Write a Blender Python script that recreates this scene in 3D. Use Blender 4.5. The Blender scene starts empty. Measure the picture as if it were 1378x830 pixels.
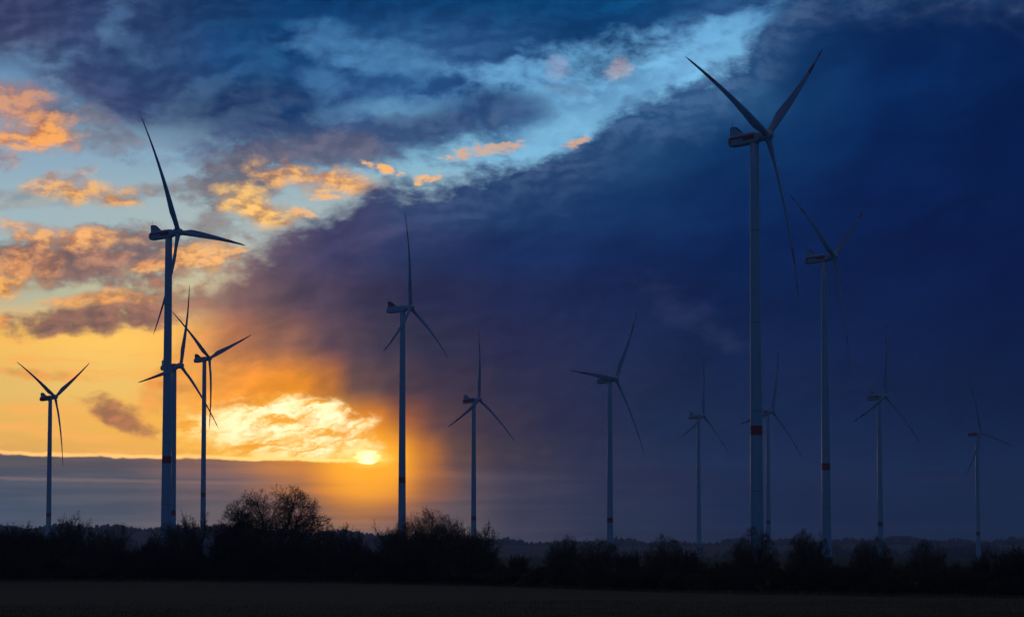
import bpy, math, random
import numpy as np
from mathutils import Matrix, Vector

R = math.radians
scene = bpy.context.scene
COL = scene.collection

# ---------------------------------------------------------------- camera
FPX, CX, CY, YH, CAMZ = 3900.0, 689.0, 415.0, 738.0, 5.0
PITCH = math.atan((YH - CY) / FPX)
cam_d = bpy.data.cameras.new('camera')
cam_d.sensor_width = 36.0
cam_d.lens = FPX * 36.0 / 1378.0
cam_d.clip_start, cam_d.clip_end = 1.0, 40000.0
cam = bpy.data.objects.new('camera', cam_d)
COL.objects.link(cam)
cam.location = (0, 0, CAMZ)
cam.rotation_euler = (R(90) + PITCH, 0, 0)
scene.camera = cam

# ---------------------------------------------------------------- exposure / render
vs = scene.view_settings
vs.view_transform = 'Standard'
vs.look = 'None'
vs.exposure = 0.0
vs.gamma = 1.0
vs.use_curve_mapping = False
scene.cycles.volume_bounces = 0
scene.cycles.max_bounces = 5
scene.cycles.use_denoising = True

# ---------------------------------------------------------------- sun
SUN_X, SUN_Y = 495.0, 617.0
SUN_AZ = (SUN_X - CX) / FPX
SUN_EL = (YH - SUN_Y) / FPX
sl = bpy.data.lights.new('sun', 'SUN')
sl.energy = 0.030
sl.angle = R(0.53)
sl.color = (1.0, 0.50, 0.20)
sun = bpy.data.objects.new('sun', sl)
COL.objects.link(sun)
to_sun = Vector((math.sin(SUN_AZ) * math.cos(SUN_EL), math.cos(SUN_AZ) * math.cos(SUN_EL), math.sin(SUN_EL)))
sun.rotation_euler = to_sun.to_track_quat('Z', 'Y').to_euler()

# ---------------------------------------------------------------- sky (world)
world = bpy.data.worlds.new('World')
scene.world = world
world.use_nodes = True
NT = world.node_tree
NT.nodes.clear()


def s2l(c):
    return tuple((v / 255 / 12.92) if v / 255 <= 0.04045 else ((v / 255 + 0.055) / 1.055) ** 2.4 for v in c)


def lk(a, b):
    NT.links.new(a, b)


def setin(sock, v):
    if isinstance(v, bpy.types.NodeSocket):
        lk(v, sock)
    else:
        sock.default_value = v


def M(op, a, b=None, c=None, clamp=False):
    n = NT.nodes.new('ShaderNodeMath')
    n.operation = op
    n.use_clamp = clamp
    setin(n.inputs[0], a)
    if b is not None:
        setin(n.inputs[1], b)
    if c is not None:
        setin(n.inputs[2], c)
    return n.outputs[0]


def sstep(v, lo, hi, a=0.0, b=1.0):
    n = NT.nodes.new('ShaderNodeMapRange')
    n.interpolation_type = 'SMOOTHSTEP'
    n.clamp = True
    setin(n.inputs[0], v)
    n.inputs[1].default_value = lo
    n.inputs[2].default_value = hi
    n.inputs[3].default_value = a
    n.inputs[4].default_value = b
    if lo > hi:   # smoothstep wants an increasing range
        n.inputs[1].default_value, n.inputs[2].default_value = hi, lo
        n.inputs[3].default_value, n.inputs[4].default_value = b, a
    return n.outputs[0]


def mixc(f, a, b, mode='MIX'):
    n = NT.nodes.new('ShaderNodeMix')
    n.data_type = 'RGBA'
    n.blend_type = mode
    n.clamp_factor = True
    setin(n.inputs[0], f)
    for s, v in ((n.inputs[6], a), (n.inputs[7], b)):
        setin(s, v if isinstance(v, bpy.types.NodeSocket) else (v[0], v[1], v[2], 1.0))
    return n.outputs[2]


def comb(x, y, z):
    n = NT.nodes.new('ShaderNodeCombineXYZ')
    for i, v in enumerate((x, y, z)):
        setin(n.inputs[i], v)
    return n.outputs[0]


def noise(vec, scale, detail=5.0, rough=0.55, dist=0.0):
    n = NT.nodes.new('ShaderNodeTexNoise')
    n.noise_dimensions = '3D'
    lk(vec, n.inputs['Vector'])
    n.inputs['Scale'].default_value = scale
    n.inputs['Detail'].default_value = detail
    n.inputs['Roughness'].default_value = rough
    n.inputs['Distortion'].default_value = dist
    return n.outputs[0]


def ramp(fac, stops, interp='EASE'):
    """stops: (x, colour or value) in sky units, x from 0..1378 mapped to -200..1600"""
    n = NT.nodes.new('ShaderNodeValToRGB')
    cr = n.color_ramp
    cr.interpolation = interp
    vals = False
    while len(cr.elements) > 1:
        cr.elements.remove(cr.elements[-1])
    for i, (x, c) in enumerate(stops):
        p = min(1, max(0, (x + 200.0) / 1800.0))
        e = cr.elements[0] if i == 0 else cr.elements.new(p)
        e.position = p
        if isinstance(c, (int, float)):
            e.color = (c, c, c, c)
            vals = True
        else:
            e.color = s2l(c) + (1,)
    lk(fac, n.inputs[0])
    return n.outputs[1 if vals else 0]


tc = NT.nodes.new('ShaderNodeTexCoord')
sep = NT.nodes.new('ShaderNodeSeparateXYZ')
lk(tc.outputs['Generated'], sep.inputs[0])
az = M('ARCTAN2', sep.outputs[0], sep.outputs[1])
el = M('ARCSINE', sep.outputs[2])
# sky units: 1/3900 radian of azimuth / elevation, so that the sky can be charted like a map
X0 = M('MULTIPLY_ADD', az, FPX, CX)
Y0 = M('MULTIPLY_ADD', el, -FPX, YH)
raw = comb(X0, Y0, 0.0)
# turbulent displacement of the chart: everything laid on it gets cloud-like edges
nw1 = noise(raw, 1 / 170.0, 4.0, 0.55)
nw2 = noise(comb(X0, Y0, 371.0), 1 / 150.0, 4.0, 0.55)
X = M('MULTIPLY_ADD', M('SUBTRACT', nw1, 0.5), 85.0, X0)
Y = M('MULTIPLY_ADD', M('SUBTRACT', nw2, 0.5), 48.0, Y0)
nA = noise(comb(M('DIVIDE', X, 150.0), M('DIVIDE', Y, 85.0), 3.7), 1.0, 6.0, 0.60)
nB = noise(comb(M('DIVIDE', X0, 46.0), M('DIVIDE', Y, 26.0), 9.1), 1.0, 6.0, 0.60)
# the same field a little nearer the sun: their difference is the relief the low sun picks out
nBs = noise(comb(M('DIVIDE', M('ADD', X0, 9.0), 46.0), M('DIVIDE', M('ADD', Y, 7.0), 26.0), 9.1), 1.0, 6.0, 0.60)
relief = M('SUBTRACT', nB, nBs)
nS = M('SUBTRACT', noise(comb(M('DIVIDE', X0, 15.0), M('DIVIDE', Y0, 8.0), 77.0), 1.0, 4.0, 0.6), 0.5)
nC = noise(comb(M('DIVIDE', X0, 20.0), M('DIVIDE', Y0, 13.0), 31.0), 1.0, 4.0, 0.6)
nM = M('MULTIPLY_ADD', nC, 0.26, M('SUBTRACT', M('MULTIPLY_ADD', nB, 0.75, M('MULTIPLY', nA, 0.80)), 0.905))


n_veil = noise(comb(M('DIVIDE', X, 210.0), M('DIVIDE', Y, 26.0), 17.0), 1.0, 5.0, 0.6)
tex = noise(comb(M('DIVIDE', M('MULTIPLY_ADD', Y0, -0.5, X), 210.0), M('DIVIDE', M('MULTIPLY_ADD', X0, 0.4, Y), 95.0), 5.0), 1.0, 5.0, 0.52)
gx = M('MULTIPLY_ADD', M('SUBTRACT', nA, 0.5), 130.0, M('MULTIPLY_ADD', Y0, 0.9, X0))
gy = M('MULTIPLY_ADD', M('SUBTRACT', nB, 0.5), 46.0, M('MULTIPLY_ADD', X0, 0.16, Y0))
g1 = noise(comb(M('DIVIDE', gx, 62.0), M('DIVIDE', gy, 24.0), 23.0), 1.0, 7.0, 0.60)
wob = noise(comb(M('DIVIDE', X0, 120.0), 0.0, 7.7), 1.0, 4.0, 0.6)
st_n = noise(comb(M('DIVIDE', X0, 260.0), M('DIVIDE', Y0, 14.0), 2.0), 1.0, 4.0, 0.55)
# (a vanishing dependence on every noise keeps the evaluation order of the nodes compact)
gate = M('MULTIPLY', M('ADD', M('ADD', M('ADD', n_veil, tex), M('ADD', g1, wob)), M('ADD', M('ADD', st_n, nS), M('ADD', relief, nM))), 1e-6)
X, Y, X0, Y0 = [M('ADD', q, gate) for q in (X, Y, X0, Y0)]
XF = M('DIVIDE', M('ADD', X, 200.0), 1800.0, clamp=True)
X0F = M('DIVIDE', M('ADD', X0, 200.0), 1800.0, clamp=True)
raw = (X0, Y0)
P2 = (M('MULTIPLY_ADD', M('SUBTRACT', nw1, 0.5), 30.0, X0), M('MULTIPLY_ADD', M('SUBTRACT', nw2, 0.5), 16.0, Y0))


# near the horizon the sky beyond the haze is brighter than what gets through it
HAZE_DENSITY = 0.00009
path = M('MINIMUM', M('DIVIDE', 227.0, M('MAXIMUM', M('MULTIPLY', M('SUBTRACT', YH, Y0), 1 / FPX), 0.001)), 9300.0)
comp = M('EXPONENT', M('MULTIPLY', path, HAZE_DENSITY))


def bgs(c):
    n = NT.nodes.new('ShaderNodeBackground')
    lk(comp, n.inputs[1])
    setin(n.inputs[0], c if isinstance(c, bpy.types.NodeSocket) else (c[0], c[1], c[2], 1.0))
    return n.outputs[0]


def over(fac, under, top):
    n = NT.nodes.new('ShaderNodeMixShader')
    setin(n.inputs[0], fac)
    lk(under, n.inputs[1])
    lk(top, n.inputs[2])
    return n.outputs[0]


def grid(rows, yv, xf):
    out = None
    for i, (y, stops) in enumerate(rows):
        c = ramp(xf, stops)
        out = c if out is None else mixc(sstep(yv, rows[i - 1][0], y), out, c)
    return out


def blob(cx, cy, rx, ry, ang=0.0, k=1.6, lo=0.05, hi=0.75, amp=1.0, vec=None, nz=None):
    bx, by = vec or (X, Y)
    ca, sa = math.cos(R(ang)), math.sin(R(ang))
    u = M('MULTIPLY_ADD', bx, ca / rx, M('MULTIPLY_ADD', by, sa / rx, -(cx * ca + cy * sa) / rx))
    v = M('MULTIPLY_ADD', bx, -sa / ry, M('MULTIPLY_ADD', by, ca / ry, (cx * sa - cy * ca) / ry))
    r2 = M('MULTIPLY_ADD', u, u, M('MULTIPLY', v, v))
    if k:
        r2 = M('MULTIPLY_ADD', nz or nM, -k * 2.0, r2)
    return sstep(r2, 1.0 - hi, 1.0 - lo, amp, 0.0)


# --- open sky
col = grid([
    (0, [(0, (95, 130, 175)), (500, (72, 130, 185)), (1000, (100, 165, 215))]),
    (100, [(0, (108, 148, 185)), (450, (85, 145, 195)), (700, (108, 170, 215)), (950, (122, 188, 230))]),
    (200, [(0, (138, 168, 190)), (300, (132, 168, 192)), (550, (130, 182, 208)), (700, (125, 185, 220))]),
    (300, [(0, (160, 182, 188)), (330, (168, 184, 184))]),
    (395, [(0, (172, 180, 160)), (150, (190, 186, 150)), (300, (205, 190, 150))]),
    (455, [(0, (248, 190, 88)), (150, (255, 200, 95)), (300, (255, 185, 85))]),
    (520, [(0, (228, 186, 100)), (150, (240, 192, 98)), (300, (250, 178, 66))]),
    (570, [(0, (230, 178, 84)), (300, (250, 180, 66))]),
    (611, [(0, (222, 166, 80)), (200, (236, 172, 72)), (350, (250, 176, 56))]),
], Y0, X0F)
# thin veils in the gold part
veil = sstep(n_veil, 0.48, 0.66)
veil = M('MULTIPLY', veil, sstep(Y0, 430.0, 490.0, 0.0, 0.75))
col = mixc(veil, col, s2l((252, 176, 84)))

# --- upper cloud deck with breaks
deck_edge = ramp(XF, [(-60, 0.34), (0, 0.40), (90, 0.56), (200, 0.70), (330, 0.78), (460, 0.80), (560, 0.76),
                      (650, 0.72), (720, 0.66), (770, 0.60), (850, 0.52), (1000, 0.3), (1100, 0.3)])
deck = sstep(M('MULTIPLY_ADD', nM, 130.0, M('SUBTRACT', M('MULTIPLY', deck_edge, 265.0), Y)), -40.0, 26.0)
for (cx, cy, rx, ry, an, amp) in (
        (850, 98, 180, 42, -9, 1.0), (690, 103, 60, 17, 0, .75), (760, 165, 60, 28, -25, 1.0), (995, 62, 60, 26, -35, .8), (440, 65, 56, 24, 12, .55), (520, 86, 76, 20, 8, .42),
        (425, 113, 34, 18, 20, .36), (470, 150, 66, 13, -8, .32), (570, 150, 75, 13, -4, .5), (350, 105, 30, 40, 10, .12), 
        (148, 45, 30, 18, -60, .45), (170, 70, 40, 14, 20, .2), (20, 98, 62, 22, -6, .55), (35, 120, 50, 14, 15, .5),
        (110, 150, 70, 14, 25, .25), (255, 140, 50, 22, -25, .3), (215, 180, 60, 14, -5, .5), (330, 160, 60, 12, -12, .25)):
    deck = M('MULTIPLY', deck, M('SUBTRACT', 1.0, blob(cx, cy, rx * 1.1, ry * 1.15, an, k=2.0, lo=-0.8, hi=1.5, amp=amp * 1.05)))
deck_c = grid([
    (0, [(0, (50, 58, 98)), (150, (42, 62, 104)), (300, (22, 60, 106)), (400, (6, 54, 104)), (700, (5, 58, 108)),
         (850, (5, 60, 110)), (1000, (30, 70, 118))]),
    (80, [(0, (58, 68, 104)), (200, (42, 70, 115)), (350, (14, 62, 112)), (600, (44, 88, 138)), (800, (14, 66, 116)),
          (1000, (60, 100, 150))]),
    (150, [(0, (80, 90, 120)), (120, (58, 70, 108)), (220, (40, 60, 102)), (350, (22, 62, 112)), (450, (38, 74, 124)),
           (600, (26, 66, 120)), (740, (48, 88, 140))]),
    (205, [(0, (120, 120, 140)), (200, (98, 110, 138)), (330, (62, 82, 118)), (460, (78, 92, 128)),
           (600, (56, 86, 130)), (740, (70, 110, 160))]),
], Y, XF)
deck_c = mixc(sstep(nA, 0.36, 0.66), mixc(1.0, deck_c, (0.80, 0.82, 0.85), 'MULTIPLY'),
              mixc(1.0, deck_c, (1.35, 1.30, 1.22), 'MULTIPLY'))
deck_c = mixc(sstep(relief, -0.12, 0.16), mixc(1.0, deck_c, (0.80, 0.84, 0.88), 'MULTIPLY'), mixc(1.0, deck_c, (1.28, 1.20, 1.12), 'MULTIPLY'))
col = mixc(deck, col, deck_c)

rl = sstep(relief, -0.12, 0.16)
# --- shaded puffs, then their sunlit rims
for (cx, cy, rx, ry, an, c, a) in (
        (672, 148, 80, 22, -4, (52, 84, 134), .9), (575, 172, 100, 16, -6, (60, 88, 132), .75), (770, 118, 34, 10, 0, (92, 132, 176), .6), (330, 150, 90, 34, 0, (46, 66, 108), .6),
        (175, 350, 165, 42, 4, (126, 106, 110), .96), (55, 352, 95, 32, 0, (124, 102, 102), .95),
        (105, 432, 140, 21, -4, (128, 96, 90), .97), (225, 408, 80, 30, -10, (152, 112, 98), .85),
        (335, 245, 95, 36, -10, (104, 100, 116), .85), (420, 208, 90, 30, 0, (92, 98, 126), .8),
        (40, 275, 80, 14, 0, (142, 148, 154), .55), (185, 262, 75, 12, -12, (136, 130, 136), .75),
        (160, 560, 62, 20, 24, (160, 106, 76), .9), (250, 520, 42, 9, 0, (205, 132, 66), .6),
        (290, 305, 50, 28, -20, (124, 114, 122), .75), (115, 178, 60, 30, 20, (112, 106, 122), .6),
        (240, 505, 26, 60, 30, (214, 138, 62), .5), (60, 505, 90, 9, 2, (232, 150, 70), .6)):
    cc = s2l(c)
    col = mixc(blob(cx, cy, rx, ry, an, amp=a, k=2.4, lo=-0.6, hi=1.0), col, mixc(rl, tuple(v * .78 for v in cc), tuple(v * f for v, f in zip(cc, (1.42, 1.22, 1.02)))))
litn = sstep(M('MULTIPLY_ADD', relief, 0.9, M('MULTIPLY_ADD', nB, 0.5, M('MULTIPLY', nA, 0.5))), 0.34, 0.64)
LIT = ((30, 188, 66, 20, -2, (250, 168, 92), 1), (16, 146, 40, 28, 0, (226, 152, 98), .8),
       (6, 225, 26, 11, 0, (204, 160, 130), .6), (116, 266, 52, 14, 5, (250, 180, 96), 1),
       (64, 254, 20, 10, -30, (236, 180, 124), .7), (100, 246, 22, 7, -35, (222, 180, 140), .55),
       (78, 324, 72, 13, 6, (252, 180, 108), 1), (22, 370, 50, 20, -20, (236, 160, 96), .85),
       (2, 386, 22, 13, 0, (252, 180, 90), 1), (275, 351, 44, 19, 0, (252, 180, 94), 1),
       (208, 366, 40, 8, -5, (240, 160, 94), .8), (145, 355, 32, 12, 0, (212, 150, 110), .6),
       (350, 280, 42, 20, 18, (255, 198, 112), 1), (428, 243, 62, 15, 10, (253, 186, 108), 1),
       (135, 404, 60, 7, -2, (250, 170, 88), .9), (2, 432, 12, 10, 0, (250, 165, 80), .9),
       (838, 93, 16, 10, 0, (214, 192, 186), .5), (750, 93, 15, 12, 0, (170, 160, 180), .4))
for (cx, cy, rx, ry, an, c, a) in LIT:
    cs = tuple(v * f for v, f in zip(s2l(c), (0.80, 0.80, 0.90) if rx < 18 else (0.50, 0.43, 0.64)))
    small = rx < 30
    col = mixc(blob(cx, cy, rx * 1.2, ry * 1.25, an, amp=a, k=2.2 if small else 2.5, lo=-0.8, hi=1.35, nz=nS if small else None), col, mixc(litn, cs, tuple(v * f for v, f in zip(s2l(c), (1.0, 1.03, 1.06)))))

# --- the great dark bank
edge = ramp(XF, [(200, .96), (240, .885), (280, .835), (320, .775), (360, .73), (400, .69), (450, .66), (490, .60),
                 (540, .575), (580, .57), (610, .54), (640, .51), (700, .49), (750, .47), (800, .42), (850, .37),
                 (900, .33), (950, .295), (1000, .245), (1030, .19), (1065, .11), (1100, 0.0)], 'LINEAR')
edgeY = M('MULTIPLY_ADD', edge, 510.0, -49.0)
d_bank = M('MULTIPLY_ADD', nM, sstep(X0, 420.0, 700.0, 95.0, 135.0), M('SUBTRACT', Y, edgeY))
bank = M('MULTIPLY', sstep(d_bank, -20.0, 30.0), sstep(X, 215.0, 320.0))
bank_c = grid([
    (10, [(700, (20, 60, 105)), (850, (8, 56, 104)), (1000, (36, 70, 116)), (1120, (14, 48, 98)), (1250, (5, 38, 88)), (1378, (4, 28, 76))]),
    (120, [(700, (60, 90, 140)), (850, (64, 102, 152)), (1000, (56, 90, 136)), (1090, (20, 58, 108)), (1200, (5, 40, 94)), (1378, (3, 30, 80))]),
    (200, [(600, (58, 72, 112)), (700, (50, 70, 116)), (850, (40, 74, 120)), (980, (14, 54, 104)), (1200, (3, 35, 88)), (1378, (2, 28, 80))]),
    (280, [(350, (92, 76, 104)), (450, (68, 66, 102)), (550, (50, 66, 106)), (700, (30, 60, 108)), (850, (20, 50, 100)), (1000, (8, 40, 92)),
           (1200, (5, 28, 80)), (1378, (3, 25, 75))]),
    (340, [(300, (120, 96, 102)), (370, (90, 78, 98)), (450, (62, 60, 95)), (550, (42, 54, 96)), (700, (25, 46, 96)), (850, (20, 40, 90)),
           (1000, (6, 32, 82)), (1378, (3, 22, 70))]),
    (400, [(230, (165, 118, 98)), (330, (118, 90, 90)), (420, (74, 62, 80)), (500, (50, 46, 72)), (600, (40, 42, 78)), (700, (30, 38, 80)),
           (850, (28, 36, 80)), (1000, (9, 30, 75)), (1378, (2, 22, 68))]),
    (460, [(230, (205, 135, 80)), (310, (185, 116, 74)), (380, (138, 94, 76)), (450, (86, 66, 76)), (520, (58, 52, 70)), (600, (48, 46, 72)),
           (700, (38, 38, 74)), (850, (30, 36, 76)), (1000, (15, 30, 72)), (1378, (2, 22, 65))]),
    (520, [(250, (230, 150, 60)), (400, (240, 144, 22)), (440, (192, 114, 40)), (480, (98, 72, 66)), (540, (76, 58, 65)), (620, (60, 48, 66)),
           (700, (45, 42, 70)), (850, (34, 36, 70)), (1000, (18, 32, 70)), (1378, (3, 22, 60))]),
    (570, [(250, (246, 160, 40)), (450, (255, 166, 14)), (500, (232, 138, 20)), (540, (158, 90, 46)), (600, (92, 64, 62)), (660, (65, 50, 65)),
           (760, (45, 40, 68)), (900, (28, 36, 70)), (1100, (12, 32, 70)), (1378, (3, 25, 62))]),
    (612, [(250, (240, 166, 46)), (480, (255, 196, 8)), (536, (255, 168, 4)), (572, (184, 108, 36)), (620, (104, 74, 62)), (680, (70, 55, 65)),
           (800, (45, 42, 68)), (1000, (18, 34, 70)), (1378, (4, 27, 62))]),
], Y0, X0F)
bank_m = sstep(Y0, 480.0, 560.0, 1.0, 0.25)
bank_c = mixc(M('MULTIPLY', sstep(tex, 0.40, 0.62), bank_m), bank_c, mixc(1.0, bank_c, (1.26, 1.20, 1.14), 'MULTIPLY'))
bank_c = mixc(M('MULTIPLY', sstep(tex, 0.52, 0.34), bank_m), bank_c, mixc(1.0, bank_c, (0.84, 0.88, 0.92), 'MULTIPLY'))
dk = sstep(X0, 380.0, 640.0)
bank_c = mixc(dk, bank_c, mixc(1.0, bank_c, (0.78, 0.80, 0.82), 'MULTIPLY'))
bank_c = mixc(sstep(X0, 560.0, 940.0), bank_c, mixc(1.0, bank_c, (0.60, 1.0, 1.0), 'MULTIPLY'))
bank_c = mixc(blob(915, 420, 110, 26, 30, k=2.6, lo=-0.2, hi=2.4, amp=.13), bank_c, s2l((78, 84, 122)))
bank_c = mixc(blob(505, 325, 80, 13, -20, k=1.2, lo=0.0, hi=1.3, amp=.25), bank_c, s2l((95, 88, 122)))
# lighter, bluish fringe along the lit upper edge
fr = M('MULTIPLY', sstep(d_bank, 115.0, 5.0), sstep(X, 430.0, 760.0, 0.0, 0.55))
bank_c = mixc(fr, bank_c, mixc(rl, s2l((44, 78, 126)), s2l((82, 110, 150))))
bank_c = mixc(1.0, bank_c, mixc(rl, (0.93, 0.94, 0.95), (1.10, 1.08, 1.06)), 'MULTIPLY')
sky = over(bank, bgs(col), bgs(bank_c))
lm = None
for (cx, cy, rx, ry, an, c, a) in (
        (512, 229, 30, 8, 20, (250, 180, 114), 1), (578, 238, 24, 7, -18, (253, 186, 106), 1),
        (655, 196, 56, 8, -14, (230, 170, 128), .85), (768, 187, 20, 8, -6, (228, 176, 146), .9),
        (276, 351, 36, 14, -4, (251, 180, 96), 1), (318, 344, 16, 5, -15, (240, 165, 95), .7), (212, 368, 34, 6, -6, (240, 160, 94), .7),
        (435, 266, 14, 5, 0, (248, 176, 104), .9), (412, 284, 14, 7, 20, (240, 164, 100), .85)):
    b = blob(cx, cy, rx, ry, an, amp=a, k=2.4, lo=-0.3, hi=1.1, nz=nS)
    lm = b if lm is None else M('MAXIMUM', lm, b)
sky = over(lm, sky, bgs(mixc(sstep(X0, 560.0, 640.0), s2l((250, 184, 116)), s2l((214, 170, 142)))))

# --- gilded torn cloud round the sun
gm = None
for (cx, cy, rx, ry, an, a) in ((400, 560, 66, 30, 4, 1), (330, 572, 95, 36, -6, .95), (440, 592, 62, 24, -10, 1), (440, 552, 30, 20, 10, 1), (478, 574, 30, 9, -12, .95),
                                (385, 604, 150, 18, 0, .9), (468, 580, 22, 8, -6, 1), (492, 613, 36, 11, 4, 1), (453, 543, 14, 6, 20, .7)):
    b = blob(cx, cy, rx * 1.1, ry * 1.1, an, k=2.4, lo=-0.25, hi=1.0, amp=a, vec=P2)
    gm = b if gm is None else M('MAXIMUM', gm, b)
near = blob(425, 572, 190, 62, 0, k=0, lo=0.0, hi=0.8)
gcol = mixc(sstep(g1, 0.30, 0.58), s2l((246, 158, 36)), s2l((255, 206, 88)))
gcol = mixc(M('MULTIPLY', sstep(g1, 0.40, 0.58), near), gcol, (1.35, 1.08, 0.62))
gm = M('MULTIPLY', gm, sstep(X0, 500.0, 540.0, 1.0, 0.0))
sky = over(gm, sky, bgs(gcol))
# --- the sun itself, behind its shred of cloud
halo = blob(SUN_X - 4, SUN_Y - 2, 60, 26, 0, k=0.4, lo=0.0, hi=1.6, vec=raw)
sky = over(halo, sky, bgs((1.1, 0.66, 0.10)))
core = blob(SUN_X, SUN_Y, 23, 13, 0, k=0.9, lo=0.0, hi=1.1, vec=raw, nz=nS)
sky = over(core, sky, bgs((3.0, 2.1, 1.0)))

# --- low stratus bank with its burning upper rim
lineY = M('MULTIPLY_ADD', nS, sstep(X0, 60.0, 420.0, 5.0, 2.0), M('MULTIPLY_ADD', M('SUBTRACT', wob, 0.5), 13.0, M('MULTIPLY_ADD', X0, 0.0165, 613.0)))
dl = M('SUBTRACT', Y0, lineY)
strat_c = grid([
    (618, [(0, (90, 84, 86)), (150, (98, 86, 86)), (280, (142, 100, 82)), (400, (212, 132, 42)), (470, (255, 172, 4)), (530, (255, 162, 2)),
           (572, (180, 106, 38)), (620, (104, 74, 64)), (680, (70, 55, 66)), (800, (45, 42, 68)), (1000, (18, 34, 70)), (1378, (4, 27, 62))]),
    (650, [(0, (76, 82, 94)), (150, (84, 84, 92)), (300, (116, 92, 88)), (400, (178, 114, 58)), (470, (250, 158, 6)), (520, (246, 148, 6)),
           (580, (162, 98, 50)), (640, (95, 75, 75)), (700, (68, 58, 75)), (850, (38, 40, 66)), (1000, (15, 30, 64)), (1378, (2, 24, 58))]),
    (690, [(0, (70, 82, 98)), (150, (82, 86, 96)), (300, (104, 92, 92)), (400, (132, 98, 82)), (470, (164, 110, 64)), (540, (146, 98, 70)),
           (620, (95, 80, 80)), (700, (64, 58, 76)), (850, (38, 43, 66)), (1000, (17, 31, 62)), (1200, (7, 27, 58)), (1378, (3, 26, 56))]),
    (730, [(0, (95, 95, 105)), (150, (105, 98, 100)), (300, (112, 98, 98)), (400, (120, 98, 92)), (500, (122, 98, 90)), (620, (95, 85, 85)),
           (700, (66, 62, 74)), (850, (40, 45, 63)), (1000, (24, 35, 60)), (1378, (9, 29, 56))]),
], Y0, X0F)
strat_c = mixc(sstep(st_n, 0.35, 0.65, 0.0, 1.0), mixc(1.0, strat_c, (0.74, 0.78, 0.82), 'MULTIPLY'), mixc(1.0, strat_c, (1.02, 1.00, 0.96), 'MULTIPLY'))
strat_c = mixc(sstep(X0, 520.0, 860.0), strat_c, mixc(1.0, strat_c, (0.66, 0.78, 0.84), 'MULTIPLY'))
sky = over(sstep(dl, -2.0, 3.0), sky, bgs(strat_c))
g0 = blob(SUN_X + 2, SUN_Y + 8, 104, 84, 0, k=0, lo=-0.3, hi=1.0, vec=raw)
g2 = M('MULTIPLY', g0, g0)
glow = M('MULTIPLY', g2, 0.80)
glow = M('MULTIPLY', glow, M('SUBTRACT', 1.0, gm))
sky = over(glow, sky, bgs(mixc(M('MULTIPLY', g2, g2), (0.72, 0.22, 0.002), (1.10, 0.44, 0.002))))
rim2 = M('MULTIPLY', sstep(M('ABSOLUTE', M('SUBTRACT', M('ADD', dl, M('MULTIPLY', wob, 14.0)), 39.0)), 4.0, 0.5), sstep(X0, 300.0, 460.0, 0.35, 0.0))
sky = over(rim2, sky, bgs(s2l((150, 118, 104))))
rim = M('MULTIPLY', sstep(M('ABSOLUTE', M('ADD', dl, 0.8)), 4.2, 0.4), sstep(X0, 500.0, 540.0, 1.0, 0.0))
rim = M('MULTIPLY', rim, sstep(wob, 0.25, 0.5, 0.45, 1.0))
rimc = mixc(sstep(X0, 150.0, 470.0), (1.12, 0.60, 0.18), (1.3, 0.80, 0.20))
sky = over(rim, sky, bgs(rimc))
halo2 = blob(SUN_X + 2, SUN_Y + 2, 46, 15, 0, k=0.6, lo=0.0, hi=1.6, vec=raw, nz=nS)
sky = over(M('MULTIPLY', halo2, 0.75), sky, bgs((1.2, 0.75, 0.10)))
core2 = blob(SUN_X, SUN_Y + 4, 15, 5.0, 0, k=0.5, lo=0.0, hi=1.2, vec=raw, nz=nS)
sky = over(core2, sky, bgs((3.0, 2.0, 0.8)))

# --- rest of the dome: dusk light outside the charted part (sky texture dimmed by cloud, plus an added warm overhead fill)
nishita = NT.nodes.new('ShaderNodeTexSky')
nishita.sky_type = 'NISHITA'
nishita.sun_disc = False
nishita.sun_elevation = SUN_EL
nishita.sun_rotation = SUN_AZ
dusk = mixc(1.0, nishita.outputs[0], (0.004, 0.026, 0.080), 'MULTIPLY')
zen_fill = sstep(el, R(38), R(66))
dusk = mixc(zen_fill, mixc(1.0, dusk, (0.0003, 0.0115, 0.066), 'ADD'), (0.090, 0.064, 0.030))  # warm overhead patch, out of view, added to light the ground brown
win = M('MULTIPLY', sstep(M('ABSOLUTE', M('SUBTRACT', X0, 689.0)), 780.0, 1700.0, 1.0, 0.0), sstep(Y0, -1200.0, -120.0))
sky = over(win, bgs(dusk), sky)
wo = NT.nodes.new('ShaderNodeOutputWorld')
lk(sky, wo.inputs[0])

# ================================================================ helpers
rng = random.Random(7)
nrng = np.random.default_rng(7)


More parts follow.
